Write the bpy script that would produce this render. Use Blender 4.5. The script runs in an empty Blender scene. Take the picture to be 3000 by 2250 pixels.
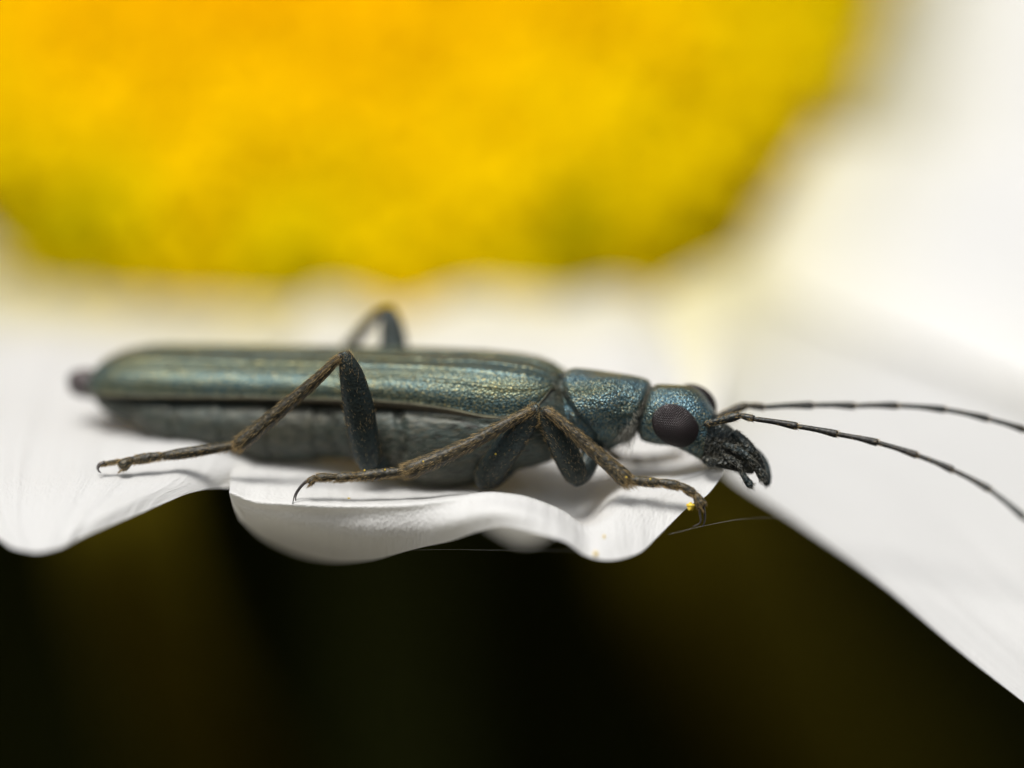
import bpy, bmesh, math, random
import numpy as np
from mathutils import Vector, Matrix

random.seed(7)
rng = np.random.default_rng(7)
scene = bpy.context.scene
COL = scene.collection
scene.unit_settings.system = 'METRIC'
scene.unit_settings.scale_length = 0.001          # one unit is one millimetre

# ------------------------------------------------------------------ camera
DIST = 120.0
MMPP = 0.005                                       # mm per photo pixel on the focal plane
cam_d = bpy.data.cameras.new('camera')
cam = bpy.data.objects.new('camera', cam_d)
COL.objects.link(cam)
cam.location = (0, -DIST, 0)
cam.rotation_euler = (math.radians(90), 0, 0)
cam_d.sensor_width = 36.0
cam_d.lens = 36.0 * DIST / (3000 * MMPP)
cam_d.clip_start = 1.0
cam_d.clip_end = 400000.0
cam_d.dof.use_dof = True
cam_d.dof.focus_distance = DIST + 0.0
APERTURE_RADIUS = 6.2
cam_d.dof.aperture_fstop = cam_d.lens * 1e-3 / (2 * APERTURE_RADIUS)
scene.camera = cam

# ------------------------------------------------------------------ light
SUN_EL, SUN_AZ = 60.0, 205.0      # azimuth measured clockwise from +Y: slightly left behind the camera
world = bpy.data.worlds.new('World')
scene.world = world
world.use_nodes = True
wn, wl = world.node_tree.nodes, world.node_tree.links
wn.clear()
sky = wn.new('ShaderNodeTexSky')
sky.sky_type = 'NISHITA'
sky.sun_disc = False
sky.sun_elevation = math.radians(SUN_EL)
sky.sun_rotation = math.radians(SUN_AZ)
sky.dust_density = 3.0
hsv = wn.new('ShaderNodeHueSaturation')
hsv.inputs['Saturation'].default_value = 0.22      # high thin overcast
bg = wn.new('ShaderNodeBackground')
bg.inputs['Strength'].default_value = 0.085
wo = wn.new('ShaderNodeOutputWorld')
wl.new(sky.outputs[0], hsv.inputs['Color'])
wl.new(hsv.outputs[0], bg.inputs['Color'])
wl.new(bg.outputs[0], wo.inputs['Surface'])

sun_d = bpy.data.lights.new('sun', 'SUN')
sun_d.energy = 2.5
sun_d.angle = math.radians(20)
sun_d.color = (1.0, 0.97, 0.92)
sun = bpy.data.objects.new('sun', sun_d)
COL.objects.link(sun)
az, el = math.radians(SUN_AZ), math.radians(SUN_EL)
sdir = Vector((math.sin(az) * math.cos(el), math.cos(az) * math.cos(el), math.sin(el)))
sun.rotation_euler = (-sdir).to_track_quat('-Z', 'Y').to_euler()
sun.location = sdir * 500

vs = scene.view_settings
vs.view_transform = 'Standard'
vs.look = 'None'
vs.gamma = 1.0
vs.use_curve_mapping = False
vs.exposure = 0.54
scene.cycles.use_denoising = True
scene.cycles.max_bounces = 8
scene.cycles.sample_clamp_indirect = 6.0


# ------------------------------------------------------------------ helpers
def W(px, py, y=0.0):
    """place a point measured in the photograph at its real depth y (mm behind the focal plane)"""
    k = MMPP * (DIST + y) / DIST
    return np.array([(px - 1500) * k, y, (1125 - py) * k])


def link(name, me, mat=None, parent=None, smooth=True):
    o = bpy.data.objects.new(name, me)
    COL.objects.link(o)
    if mat is not None:
        for m in (mat if isinstance(mat, (list, tuple)) else [mat]):
            me.materials.append(m)
    if parent is not None:
        o.parent = parent
    if smooth and len(me.polygons):
        me.polygons.foreach_set('use_smooth', [True] * len(me.polygons))
    return o


def mesh_from(name, verts, faces, uv=None):
    me = bpy.data.meshes.new(name)
    me.from_pydata([tuple(map(float, v)) for v in verts], [], faces)
    if uv is not None:
        lay = me.uv_layers.new(name='UVMap')
        idx = np.empty(len(me.loops), dtype=np.int64)
        me.loops.foreach_get('vertex_index', idx)
        lay.data.foreach_set('uv', np.asarray(uv, dtype=np.float32)[idx].ravel())
    me.update()
    return me


def empty(name, loc=(0, 0, 0)):
    o = bpy.data.objects.new(name, None)
    o.empty_display_size = 0.5
    o.location = loc
    COL.objects.link(o)
    return o


def tag(o, label=None, cat=None, group=None, kind=None):
    if label: o['label'] = label
    if cat: o['category'] = cat
    if group: o['group'] = group
    if kind: o['kind'] = kind
    return o


def catmull(P, n, closed=False):
    """resample rows of P (k, ...) with n steps per span"""
    P = np.asarray(P, float)
    k = len(P)
    out = []
    for i in range(k - 1):
        p1, p2 = P[i], P[i + 1]
        p0 = P[i - 1] if i > 0 else 2 * p1 - p2
        p3 = P[i + 2] if i + 2 < k else 2 * p2 - p1
        for j in range(n):
            t = j / n
            out.append(0.5 * ((2 * p1) + (-p0 + p2) * t + (2 * p0 - 5 * p1 + 4 * p2 - p3) * t * t
                              + (-p0 + 3 * p1 - 3 * p2 + p3) * t ** 3))
    out.append(P[-1])
    return np.array(out)


def grid_faces(nr, nc, wrap=False):
    f = []
    for i in range(nr - 1):
        for j in range(nc if wrap else nc - 1):
            j2 = (j + 1) % nc
            f.append((i * nc + j, i * nc + j2, (i + 1) * nc + j2, (i + 1) * nc + j))
    return f


def vnoise(p, seed=0):
    """cheap smooth pseudo noise from summed sines, p (...,3)"""
    r = np.random.default_rng(seed)
    s = 0
    for _ in range(7):
        k = r.normal(size=3)
        k /= np.linalg.norm(k)
        s = s + np.sin(p @ (k * r.uniform(0.6, 1.6)) + r.uniform(0, 6.28))
    return s / 3.5


def norm(v):
    v = np.asarray(v, float)
    return v / (np.linalg.norm(v, axis=-1, keepdims=True) + 1e-12)


class MB:
    """collects geometry of one part"""
    def __init__(self):
        self.v, self.f, self.uv = [], [], []

    def add(self, verts, faces, uv=None):
        b = len(self.v)
        self.v += [tuple(map(float, p)) for p in verts]
        self.f += [tuple(i + b for i in f) for f in faces]
        self.uv += [tuple(u) for u in uv] if uv is not None else [(0.0, 0.0)] * len(verts)

    def tube(self, path, radii, nseg=12, flat=1.0, ref=(0, 1, 0), bumps=None, steps=1):
        """path (k,3), radii (k,); flat squashes the cross-section along ref"""
        P = np.hstack([np.asarray(path, float), np.asarray(radii, float)[:, None]])
        if steps > 1:
            P = catmull(P, steps)
        pts, rad = P[:, :3], np.maximum(P[:, 3], 1e-4)
        tan = np.gradient(pts, axis=0)
        tan = norm(tan)
        ref = np.asarray(ref, float)
        b = norm(ref - (tan @ ref)[:, None] * tan)          # along ref
        n = np.cross(tan, b)
        th = np.linspace(0, 2 * np.pi, nseg, endpoint=False)
        rings, uvs = [], []
        acc = 0
        for i in range(len(pts)):
            if i: acc += np.linalg.norm(pts[i] - pts[i - 1])
            r = rad[i] * np.ones(nseg)
            if bumps is not None:
                r = r * bumps(th, i / (len(pts) - 1))
            rings.append(pts[i] + np.cos(th)[:, None] * n[i] * r[:, None]
                         + np.sin(th)[:, None] * b[i] * r[:, None] * flat)
            uvs += [(t / 6.2832 * 0.3, acc) for t in th]
        V = list(np.concatenate(rings))
        F = grid_faces(len(pts), nseg, True)
        nv = len(V)
        V += [pts[0], pts[-1]]
        uvs += [(0, 0), (0, acc)]
        F += [(nv, (j + 1) % nseg, j) for j in range(nseg)]
        o = (len(pts) - 1) * nseg
        F += [(nv + 1, o + j, o + (j + 1) % nseg) for j in range(nseg)]
        self.add(V, F, uvs)
        return pts, rad, n, b

    def build(self, name, mat, parent=None, smooth=True):
        return link(name, mesh_from(name, self.v, self.f, self.uv), mat, parent, smooth)


# ------------------------------------------------------------------ materials
def mat(name):
    m = bpy.data.materials.new(name)
    m.use_nodes = True
    n = m.node_tree.nodes
    n.clear()
    return m, n, m.node_tree.links


def ramp(n, stops):
    r = n.new('ShaderNodeValToRGB')
    e = r.color_ramp.elements
    while len(e) < len(stops):
        e.new(0.5)
    for el_, (p, c) in zip(e, stops):
        el_.position = p
        el_.color = (*c, 1)
    return r


def noise(n, l, vec, scale, detail=3.0, rough=0.55):
    t = n.new('ShaderNodeTexNoise')
    t.inputs['Scale'].default_value = scale
    t.inputs['Detail'].default_value = detail
    t.inputs['Roughness'].default_value = rough
    l.new(vec, t.inputs['Vector'])
    return t


def scaled(n, l, vec, s):
    mp = n.new('ShaderNodeMapping')
    mp.inputs['Scale'].default_value = s
    l.new(vec, mp.inputs['Vector'])
    return mp.outputs[0]


def cuticle(name, c_dark, c_mid, c_blue, c_gold, metallic=0.7, rough=0.4, grain=14.0, bump=0.6, dist=0.02, aniso=(1, 1, 1)):
    m, n, l = mat(name)
    tc = n.new('ShaderNodeTexCoord')
    vec = tc.outputs['Object']
    vs_ = scaled(n, l, vec, aniso)
    out = n.new('ShaderNodeOutputMaterial')
    p = n.new('ShaderNodeBsdfPrincipled')
    big = noise(n, l, scaled(n, l, vec, (0.35, 1.0, 1.3)), 1.7, 2.0)
    fine = noise(n, l, vs_, grain * 1.2, 3.0, 0.6)
    vor = n.new('ShaderNodeTexVoronoi')
    vor.feature = 'F1'
    vor.inputs['Scale'].default_value = grain
    l.new(vs_, vor.inputs['Vector'])
    r1 = ramp(n, [(0.36, c_mid), (0.62, c_blue)])
    l.new(big.outputs[0], r1.inputs[0])
    r2 = ramp(n, [(0.5, (0, 0, 0)), (0.68, (1, 1, 1))])
    l.new(fine.outputs[0], r2.inputs[0])
    mx = n.new('ShaderNodeMixRGB')
    l.new(r2.outputs[0], mx.inputs[0])
    l.new(r1.outputs[0], mx.inputs[1])
    mx.inputs[2].default_value = (*c_gold, 1)
    r3 = ramp(n, [(0.32, (0, 0, 0)), (0.5, (1, 1, 1))])
    l.new(fine.outputs[0], r3.inputs[0])
    mx2 = n.new('ShaderNodeMixRGB')
    l.new(r3.outputs[0], mx2.inputs[0])
    mx2.inputs[1].default_value = (*c_dark, 1)
    l.new(mx.outputs[0], mx2.inputs[2])
    l.new(mx2.outputs[0], p.inputs['Base Color'])
    p.inputs['Metallic'].default_value = metallic
    p.inputs['Roughness'].default_value = rough
    add = n.new('ShaderNodeMath')
    add.operation = 'ADD'
    l.new(fine.outputs[0], add.inputs[0])
    l.new(vor.outputs['Distance'], add.inputs[1])
    b = n.new('ShaderNodeBump')
    b.inputs['Strength'].default_value = bump
    b.inputs['Distance'].default_value = dist
    l.new(add.outputs[0], b.inputs['Height'])
    l.new(b.outputs[0], p.inputs['Normal'])
    l.new(p.outputs[0], out.inputs[0])
    return m


def plain(name, c, rough=0.5, metallic=0.0, c2=None, scale=8.0, bump=0.0, spec=0.5, dist=0.02):
    m, n, l = mat(name)
    tc = n.new('ShaderNodeTexCoord')
    out = n.new('ShaderNodeOutputMaterial')
    p = n.new('ShaderNodeBsdfPrincipled')
    t = noise(n, l, tc.outputs['Object'], scale)
    r = ramp(n, [(0.35, c), (0.68, c2 or tuple(x * 0.7 for x in c))])
    l.new(t.outputs[0], r.inputs[0])
    l.new(r.outputs[0], p.inputs['Base Color'])
    p.inputs['Roughness'].default_value = rough
    p.inputs['Metallic'].default_value = metallic
    p.inputs['Specular IOR Level'].default_value = spec
    if bump:
        b = n.new('ShaderNodeBump')
        b.inputs['Strength'].default_value = bump
        b.inputs['Distance'].default_value = dist
        l.new(t.outputs[0], b.inputs['Height'])
        l.new(b.outputs[0], p.inputs['Normal'])
    l.new(p.outputs[0], out.inputs[0])
    return m


def petal_material(name, tint=(0.88, 0.88, 0.87)):
    m, n, l = mat(name)
    uv = n.new('ShaderNodeUVMap')
    out = n.new('ShaderNodeOutputMaterial')
    p = n.new('ShaderNodeBsdfPrincipled')
    veins = noise(n, l, scaled(n, l, uv.outputs[0], (2.2, 0.10, 1)), 1.0, 3.0)
    cells = n.new('ShaderNodeTexVoronoi')
    cells.inputs['Scale'].default_value = 1.0
    l.new(scaled(n, l, uv.outputs[0], (22, 11, 1)), cells.inputs['Vector'])
    r = ramp(n, [(0.3, tuple(x * 0.965 for x in tint)), (0.65, tint)])
    l.new(veins.outputs[0], r.inputs[0])
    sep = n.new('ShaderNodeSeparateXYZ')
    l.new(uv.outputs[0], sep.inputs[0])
    base = n.new('ShaderNodeMapRange')                  # cream foot of the petal, with yellow bounce light painted into it
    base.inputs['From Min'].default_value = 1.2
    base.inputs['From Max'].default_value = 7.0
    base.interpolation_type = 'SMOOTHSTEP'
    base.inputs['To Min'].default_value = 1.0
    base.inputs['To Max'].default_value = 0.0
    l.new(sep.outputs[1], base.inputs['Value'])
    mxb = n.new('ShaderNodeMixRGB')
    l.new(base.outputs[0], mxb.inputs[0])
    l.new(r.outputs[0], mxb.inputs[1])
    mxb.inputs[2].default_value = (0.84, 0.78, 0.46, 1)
    l.new(mxb.outputs[0], p.inputs['Base Color'])
    p.inputs['Roughness'].default_value = 0.55
    p.inputs['Specular IOR Level'].default_value = 0.35
    b1 = n.new('ShaderNodeBump')
    b1.inputs['Strength'].default_value = 0.7
    b1.inputs['Distance'].default_value = 0.12
    l.new(veins.outputs[0], b1.inputs['Height'])
    b2 = n.new('ShaderNodeBump')
    b2.inputs['Strength'].default_value = 0.45
    b2.inputs['Distance'].default_value = 0.02
    b2.invert = True
    l.new(cells.outputs['Distance'], b2.inputs['Height'])
    l.new(b1.outputs[0], b2.inputs['Normal'])
    l.new(b2.outputs[0], p.inputs['Normal'])
    tr = n.new('ShaderNodeBsdfTranslucent')
    tr.inputs['Color'].default_value = (0.86, 0.84, 0.77, 1)
    mix = n.new('ShaderNodeMixShader')
    mix.inputs[0].default_value = 0.42
    l.new(p.outputs[0], mix.inputs[1])
    l.new(tr.outputs[0], mix.inputs[2])
    l.new(mix.outputs[0], out.inputs[0])
    return m


def floret_material(name):
    m, n, l = mat(name)
    at = n.new('ShaderNodeAttribute')
    at.attribute_name = 'floret_tone'
    out = n.new('ShaderNodeOutputMaterial')
    p = n.new('ShaderNodeBsdfPrincipled')
    r = ramp(n, [(0.0, (0.40, 0.33, 0.001)), (0.12, (0.76, 0.57, 0.001)), (0.26, (0.88, 0.61, 0.001)), (0.55, (0.91, 0.53, 0.001)), (1.0, (0.84, 0.36, 0.001))])
    l.new(at.outputs['Fac'], r.inputs[0])
    l.new(r.outputs[0], p.inputs['Base Color'])
    p.inputs['Roughness'].default_value = 0.7
    p.inputs['Specular IOR Level'].default_value = 0.0
    tr = n.new('ShaderNodeBsdfTranslucent')
    l.new(r.outputs[0], tr.inputs['Color'])
    mix = n.new('ShaderNodeMixShader')
    mix.inputs[0].default_value = 0.25
    l.new(p.outputs[0], mix.inputs[1])
    l.new(tr.outputs[0], mix.inputs[2])
    l.new(mix.outputs[0], out.inputs[0])
    return m


M = {}
M['elytra'] = cuticle('metallic teal wing case', (0.012, 0.016, 0.014), (0.088, 0.112, 0.072), (0.062, 0.120, 0.130), (0.27, 0.225, 0.09),
                      metallic=0.65, rough=0.36, grain=30, bump=0.5, dist=0.018, aniso=(0.8, 1, 1))
M['pronotum'] = cuticle('metallic blue pronotum', (0.008, 0.010, 0.010), (0.06, 0.095, 0.078), (0.09, 0.185, 0.235), (0.25, 0.22, 0.11),
                        metallic=0.7, rough=0.33, grain=28, bump=0.7, dist=0.024)
M['belly'] = cuticle('olive green belly', (0.018, 0.018, 0.013), (0.042, 0.044, 0.029), (0.038, 0.056, 0.048), (0.070, 0.064, 0.042),
                     metallic=0.2, rough=0.5, grain=14, bump=0.5, dist=0.02, aniso=(0.35, 1, 1))
M['muzzle'] = cuticle('black muzzle', (0.006, 0.007, 0.006), (0.018, 0.021, 0.018), (0.028, 0.052, 0.06), (0.045, 0.04, 0.026),
                      metallic=0.4, rough=0.4, grain=18, bump=0.8, dist=0.03)
M['leg'] = cuticle('dark leg', (0.009, 0.012, 0.012), (0.018, 0.026, 0.023), (0.019, 0.035, 0.037), (0.034, 0.036, 0.026),
                   metallic=0.4, rough=0.42, grain=22, bump=0.5, dist=0.015)
M['tibia'] = cuticle('olive brown tibia', (0.008, 0.007, 0.004), (0.032, 0.026, 0.013), (0.026, 0.026, 0.017), (0.085, 0.062, 0.026),
                     metallic=0.15, rough=0.5, grain=24, bump=0.7, dist=0.015, aniso=(0.6, 1, 0.6))
M['antenna'] = cuticle('dark antenna', (0.008, 0.008, 0.008), (0.022, 0.022, 0.020), (0.022, 0.034, 0.034), (0.05, 0.042, 0.034),
                       metallic=0.25, rough=0.45, grain=26, bump=0.5, dist=0.012)
M['bead'] = plain('pale wing case bead', (0.24, 0.23, 0.15), 0.4, c2=(0.13, 0.13, 0.09), scale=7, metallic=0.3)
M['margin'] = plain('brown wing case edge', (0.10, 0.08, 0.045), 0.5, c2=(0.05, 0.045, 0.03), scale=6)
M['tip'] = plain('mauve abdomen tip', (0.075, 0.058, 0.058), 0.5, c2=(0.045, 0.036, 0.036), scale=4)
M['eye'] = plain('brown black eye', (0.030, 0.020, 0.021), 0.16, c2=(0.022, 0.015, 0.016), scale=1.5, spec=0.6)
M['eye_gap'] = plain('black eye seam', (0.004, 0.003, 0.003), 0.3, c2=(0.003, 0.002, 0.002), scale=1.5, spec=0.2)
M['hair_gold'] = plain('golden hair', (0.56, 0.39, 0.17), 0.38, c2=(0.34, 0.24, 0.10), scale=2)
M['hair_grey'] = plain('grey hair', (0.22, 0.21, 0.17), 0.4, c2=(0.13, 0.125, 0.10), scale=2)
M['joint'] = plain('glossy joint', (0.22, 0.24, 0.26), 0.25, c2=(0.10, 0.09, 0.10), scale=16)
M['claw'] = plain('dark horn claw', (0.035, 0.03, 0.028), 0.3, c2=(0.06, 0.05, 0.045), scale=10)
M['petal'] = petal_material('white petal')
M['floret'] = floret_material('yellow florets')
M['receptacle'] = plain('gold receptacle', (0.55, 0.42, 0.005), 0.6, c2=(0.45, 0.36, 0.005), scale=1, spec=0.1)
M['stem'] = plain('green stem', (0.04, 0.045, 0.008), 0.7, c2=(0.03, 0.035, 0.008), scale=0.6, spec=0.05)
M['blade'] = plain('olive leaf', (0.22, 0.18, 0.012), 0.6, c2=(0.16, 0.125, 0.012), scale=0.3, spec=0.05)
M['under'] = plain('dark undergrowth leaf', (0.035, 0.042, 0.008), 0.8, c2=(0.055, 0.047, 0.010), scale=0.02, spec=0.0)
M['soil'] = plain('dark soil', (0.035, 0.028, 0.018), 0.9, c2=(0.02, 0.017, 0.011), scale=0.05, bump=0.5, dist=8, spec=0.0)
M['silk'] = plain('silk', (0.7, 0.7, 0.66), 0.3, scale=1)
M['pollen'] = plain('pollen', (0.85, 0.52, 0.02), 0.5, c2=(0.8, 0.62, 0.08), scale=12)

# ------------------------------------------------------------------ setting: ground and undergrowth
GZ = -320.0
n = 40
xs = np.concatenate([[-90000, -30000, -9000, -3000], np.linspace(-1200, 1200, n), [3000, 9000, 30000, 90000]])
gx, gy = np.meshgrid(xs, xs)
gz = np.full_like(gx, GZ)
near = (np.abs(gx) < 1300) & (np.abs(gy) < 1300)
gz = gz + np.where(near, 14 * np.sin(gx * 0.013) * np.cos(gy * 0.011) + rng.normal(0, 3, gx.shape), 0)
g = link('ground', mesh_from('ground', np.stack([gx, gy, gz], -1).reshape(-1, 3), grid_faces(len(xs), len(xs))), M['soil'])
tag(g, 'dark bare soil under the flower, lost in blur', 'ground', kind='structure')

ub = MB()
for i in range(5200):
    y = rng.uniform(110, 620)
    x = rng.uniform(-260 - y * 0.3, 260 + y * 0.3)
    h = rng.uniform(230, 430)
    a = rng.uniform(0, 6.28)
    w = rng.uniform(4, 13)
    lean = np.clip(np.array([rng.normal(0, 0.12), rng.normal(0.05, 0.1), 0]), -0.22, 0.3)
    side = np.array([math.cos(a), math.sin(a), 0])
    base = np.array([x, y, GZ - 5])
    V = []
    for k, (t, ww) in enumerate([(0, 0.5), (0.35, 1.0), (0.7, 0.8), (1.0, 0.05)]):
        c = base + np.array([0, 0, h * t * (1 - 0.05 * t)]) + lean * h * t * t
        V += [c - side * w * ww, c + side * w * ww]
    ub.add(V, [(0, 1, 3, 2), (2, 3, 5, 4), (4, 5, 7, 6)])
# unseen roof of broad, mostly level leaves, added to shade the thicket below
for i in range(5200):
    y = rng.uniform(75, 620)
    x = rng.uniform(-260 - y * 0.3, 260 + y * 0.3)
    z = rng.uniform(12, 110) + 0.05 * y
    a = rng.uniform(0, 6.28)
    L, w = rng.uniform(22, 48), rng.uniform(8, 16)
    d = norm(np.array([math.cos(a), math.sin(a), rng.normal(-0.1, 0.25)]))
    sd = norm(np.cross(d, (0, 0, 1)) + np.array([0, 0, rng.normal(0, 0.3)]))
    c = np.array([x, y, z])
    V = [c]
    for t, ww, dz in ((0.25, 0.8, 2), (0.55, 1.0, 2), (0.82, 0.6, -1)):
        V += [c + d * L * t - sd * w * ww + (0, 0, dz), c + d * L * t + sd * w * ww + (0, 0, dz)]
    V.append(c + d * L + (0, 0, -5))
    ub.add(V, [(0, 2, 1), (1, 2, 4, 3), (3, 4, 6, 5), (5, 6, 7)])
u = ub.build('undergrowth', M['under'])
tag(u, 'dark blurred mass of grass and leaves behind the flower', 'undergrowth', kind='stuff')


def leaf_blade(name, pts, widths, label):
    """a grass blade with a keel, pts as (px, py, depth)"""
    P = catmull([W(*p) for p in pts], 8)
    wd = catmull(np.array(widths)[:, None], 8)[:, 0]
    tan = norm(np.gradient(P, axis=0))
    sd = norm(np.cross(tan, (0, 1, 0)))
    nn = np.cross(sd, tan)
    V, uv = [], []
    for i in range(len(P)):
        for s in (-1, -0.5, 0, 0.5, 1):
            V.append(P[i] + sd[i] * s * wd[i] + nn[i] * abs(s) * 0.25 * wd[i])
            uv.append((s * wd[i], i * 0.5))
    o = link(name, mesh_from(name, V, grid_faces(len(P), 5), uv), M['blade'])
    md = o.modifiers.new('thickness', 'SOLIDIFY')
    md.thickness = 0.15
    tag(o, label, 'grass blade')
    return o


leaf_blade('grass_blade', [(900, 3300, 48), (680, 2500, 32), (500, 2020, 19), (375, 1650, 13.5), (340, 1350, 12.5), (345, 1150, 12)],
           [1.2, 1.1, 1.05, 1.1, 0.9, 0.05], 'olive grass blade rising out of the dark under the left petal')
leaf_blade('grass_blade', [(2900, 3300, 60), (2560, 2450, 40), (2300, 2000, 26), (2120, 1720, 20), (1990, 1480, 18), (1940, 1200, 17)],
           [1.6, 1.6, 1.5, 1.6, 1.3, 0.05], 'brown olive grass blade in the dark between the two right petals')

# ------------------------------------------------------------------ the daisy
flower = empty('daisy_flower', (-2.0, 24.0, GZ))
tag(flower, 'large white daisy with yellow centre, carrying the beetle on a petal', 'flower')
flower_inv = Matrix.Translation(-Vector(flower.location))


def into_flower(o):
    o.parent = flower
    o.matrix_parent_inverse = flower_inv
    return o


TILT = math.radians(50)
DC = np.array([-2.5, 17.6, 7.6])
DX = np.array([1.0, 0, 0])
DN = np.array([0, -math.sin(TILT), math.cos(TILT)])      # disc axis, leaning towards the camera
DY = np.cross(DN, DX)
RD = 8.45


def disc_point(r, a):
    """r 0..1, on a squarish dome"""
    ca, sa = math.cos(a), math.sin(a)
    e = 2.35
    q = (abs(ca) ** e + abs(sa) ** e) ** (-1 / e)
    R = RD * r * (1 + (q - 1) * r)
    h = 2.6 * math.sqrt(max(0.0, 1 - min(r, 1.0) ** 2 * 0.97)) - 0.4
    if r > 1:                                        # the rim rolls under
        R = RD * q * (1 + 0.25 * (r - 1))
        h -= (r - 1) * 11
    return DC + DX * R * ca + DY * R * sa + DN * h


# receptacle (the dome the florets sit on)
V, nrg, nsg = [], 14, 48
for i in range(nrg):
    for j in range(nsg):
        V.append(disc_point(max(0.01, 0.985 * i / (nrg - 1)), j / nsg * 2 * math.pi) - DN * 0.55)
for k, (rr, dd) in enumerate([(0.99, -1.0), (0.8, -2.0), (0.45, -2.9), (0.2, -3.4), (0.02, -3.5)]):
    for j in range(nsg):
        a = j / nsg * 2 * math.pi
        V.append(DC + (DX * math.cos(a) + DY * math.sin(a)) * RD * rr * 0.98 + DN * dd)
o = link('receptacle', mesh_from('receptacle', V, grid_faces(nrg + 5, nsg, True)), M['receptacle'])
into_flower(o)

# florets: a spiral of small five-lobed tubes
fb, tones = MB(), []
NF = 1150
ga = math.pi * (3 - math.sqrt(5))
for i in range(NF):
    r = 1.11 * math.sqrt((i + 0.5) / NF)
    a = i * ga
    c = disc_point(r, a)
    c2 = disc_point(r + 0.02, a)
    c3 = disc_point(r, a + 0.02)
    nn = norm(np.cross(c2 - c, c3 - c))
    if nn @ (DN + norm(c - DC)) < 0: nn = -nn
    nn = norm(nn + rng.normal(0, 0.10, 3))
    t1 = norm(np.cross(nn, (0.3, 0.5, 0.8)))
    t2 = np.cross(nn, t1)
    s = 0.30 * (0.85 + 0.3 * rng.random())
    opened = r > 0.42 + rng.normal(0, 0.05)
    ph = rng.uniform(0, 6.28)
    lump = math.sin(a * 5 + 1.3) * 0.5 + math.sin(a * 9 + 0.4) * 0.5
    L = (0.75 if opened else 0.45) + rng.normal(0, 0.05) + (0.14 * lump * (r > 0.8))
    prof = [(0.55, -0.35), (0.75, L * 0.5), (1.0, L * 0.8), ((1.35 if opened else 0.7), L), ((0.7 if opened else 0.15), L * (1.0 if opened else 1.1))]
    V = []
    for (q, hh) in prof:
        for k in range(10):
            th = ph + k * 2 * math.pi / 10
            lob = 1 + (0.28 * (1 if k % 2 else -1) if (opened and q > 1.2) else 0)
            V.append(c + nn * hh + (t1 * math.cos(th) + t2 * math.sin(th)) * s * q * lob)
    V.append(c + nn * (L * (0.75 if opened else 1.15)))
    F = grid_faces(len(prof), 10, True) + [(len(V) - 1, 40 + (k), 40 + (k + 1) % 10) for k in range(10)]
    fb.add(V, F)
    rp = 0.90 - 0.64 * max(0, r - 0.35) / 0.65 + rng.normal(0, 0.04)
    rp += 0.16 * math.cos(a - 2.6)
    # greenish, darker clusters near the lower rim
    for (gx_, gz_, gw_, ga_) in ((-8.2, 3.0, 1.1, .24), (-6.6, 2.5, 1.1, .26), (-3.4, 2.2, 1.0, .18), (0.8, 2.3, 1.0, .10)):
        rp -= ga_ * math.exp(-((c[0] - gx_) ** 2 + (c[2] - gz_) ** 2) / gw_ ** 2)
    tones += [rp] * len(V)
o = fb.build('florets', M['floret'])
att = o.data.attributes.new('floret_tone', 'FLOAT', 'POINT')
att.data.foreach_set('value', np.clip(np.array(tones, dtype=np.float32), 0, 1))
tag(o, kind='stuff')
into_flower(o)

# stem
sb = MB()
sb.tube([DC - DN * 3.3, DC - DN * 6 + np.array([0, 0.5, -1]), np.array([-1.0, 28, -30]), np.array([1.0, 28, -140]), np.array([-2, 24, GZ - 4])],
        [1.5, 1.15, 1.0, 1.1, 1.3], 14, steps=8)
into_flower(sb.build('stem', M['stem']))


def petal(cols, label=None, nu=7, nv=7, ridge=0.02, seed=0, thick=0.07, v0=0.0):
    """cols: list of columns, each a list of (px, py, depth) from the disc to the tip"""
    far = lambda y: y if y < 1.6 else 1.6 + (y - 1.6) * 2.0      # the petals reach further back than they were measured
    G = np.array([[W(p[0], p[1], far(p[2])) for p in c] for c in cols])      # (nc, nr, 3)
    G = catmull(G, nu)                                             # across
    G = np.swapaxes(catmull(np.swapaxes(G, 0, 1), nv), 0, 1)       # along
    nc, nr = G.shape[:2]
    du = np.gradient(G, axis=0)
    dv = np.gradient(G, axis=1)
    N = norm(np.cross(du, dv))
    N *= np.sign(np.where(np.abs(N[..., 2:3]) < 1e-6, 1, N[..., 2:3]))  # towards the light side
    # distances for the uv and fine lengthwise ridges
    su = np.concatenate([[0], np.cumsum(np.linalg.norm(np.diff(G[:, nr // 2], axis=0), axis=1))])
    sv = np.concatenate([[0], np.cumsum(np.linalg.norm(np.diff(G[nc // 2], axis=0), axis=1))])
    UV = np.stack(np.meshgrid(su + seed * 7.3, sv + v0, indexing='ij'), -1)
    wav = np.sin(su * 5.2 + seed) * 0.6 + np.sin(su * 11.7 + 2 * seed) * 0.4
    fade = np.linspace(1, 0.35, nr)
    N0 = norm(np.cross(du, dv))
    s0 = 1.0 if (N0[..., 2].mean() > 0) else -1.0
    G = G + N0 * s0 * (wav[:, None] * fade[None, :] * ridge)[..., None]
    G = G + N0 * s0 * (0.012 * vnoise(G * 3.0, seed))[..., None]
    me = mesh_from('petal', G.reshape(-1, 3), grid_faces(nc, nr), UV.reshape(-1, 2))
    if s0 < 0:
        me.flip_normals()
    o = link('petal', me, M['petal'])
    if label: o['label'] = label
    return into_flower(o)


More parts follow.
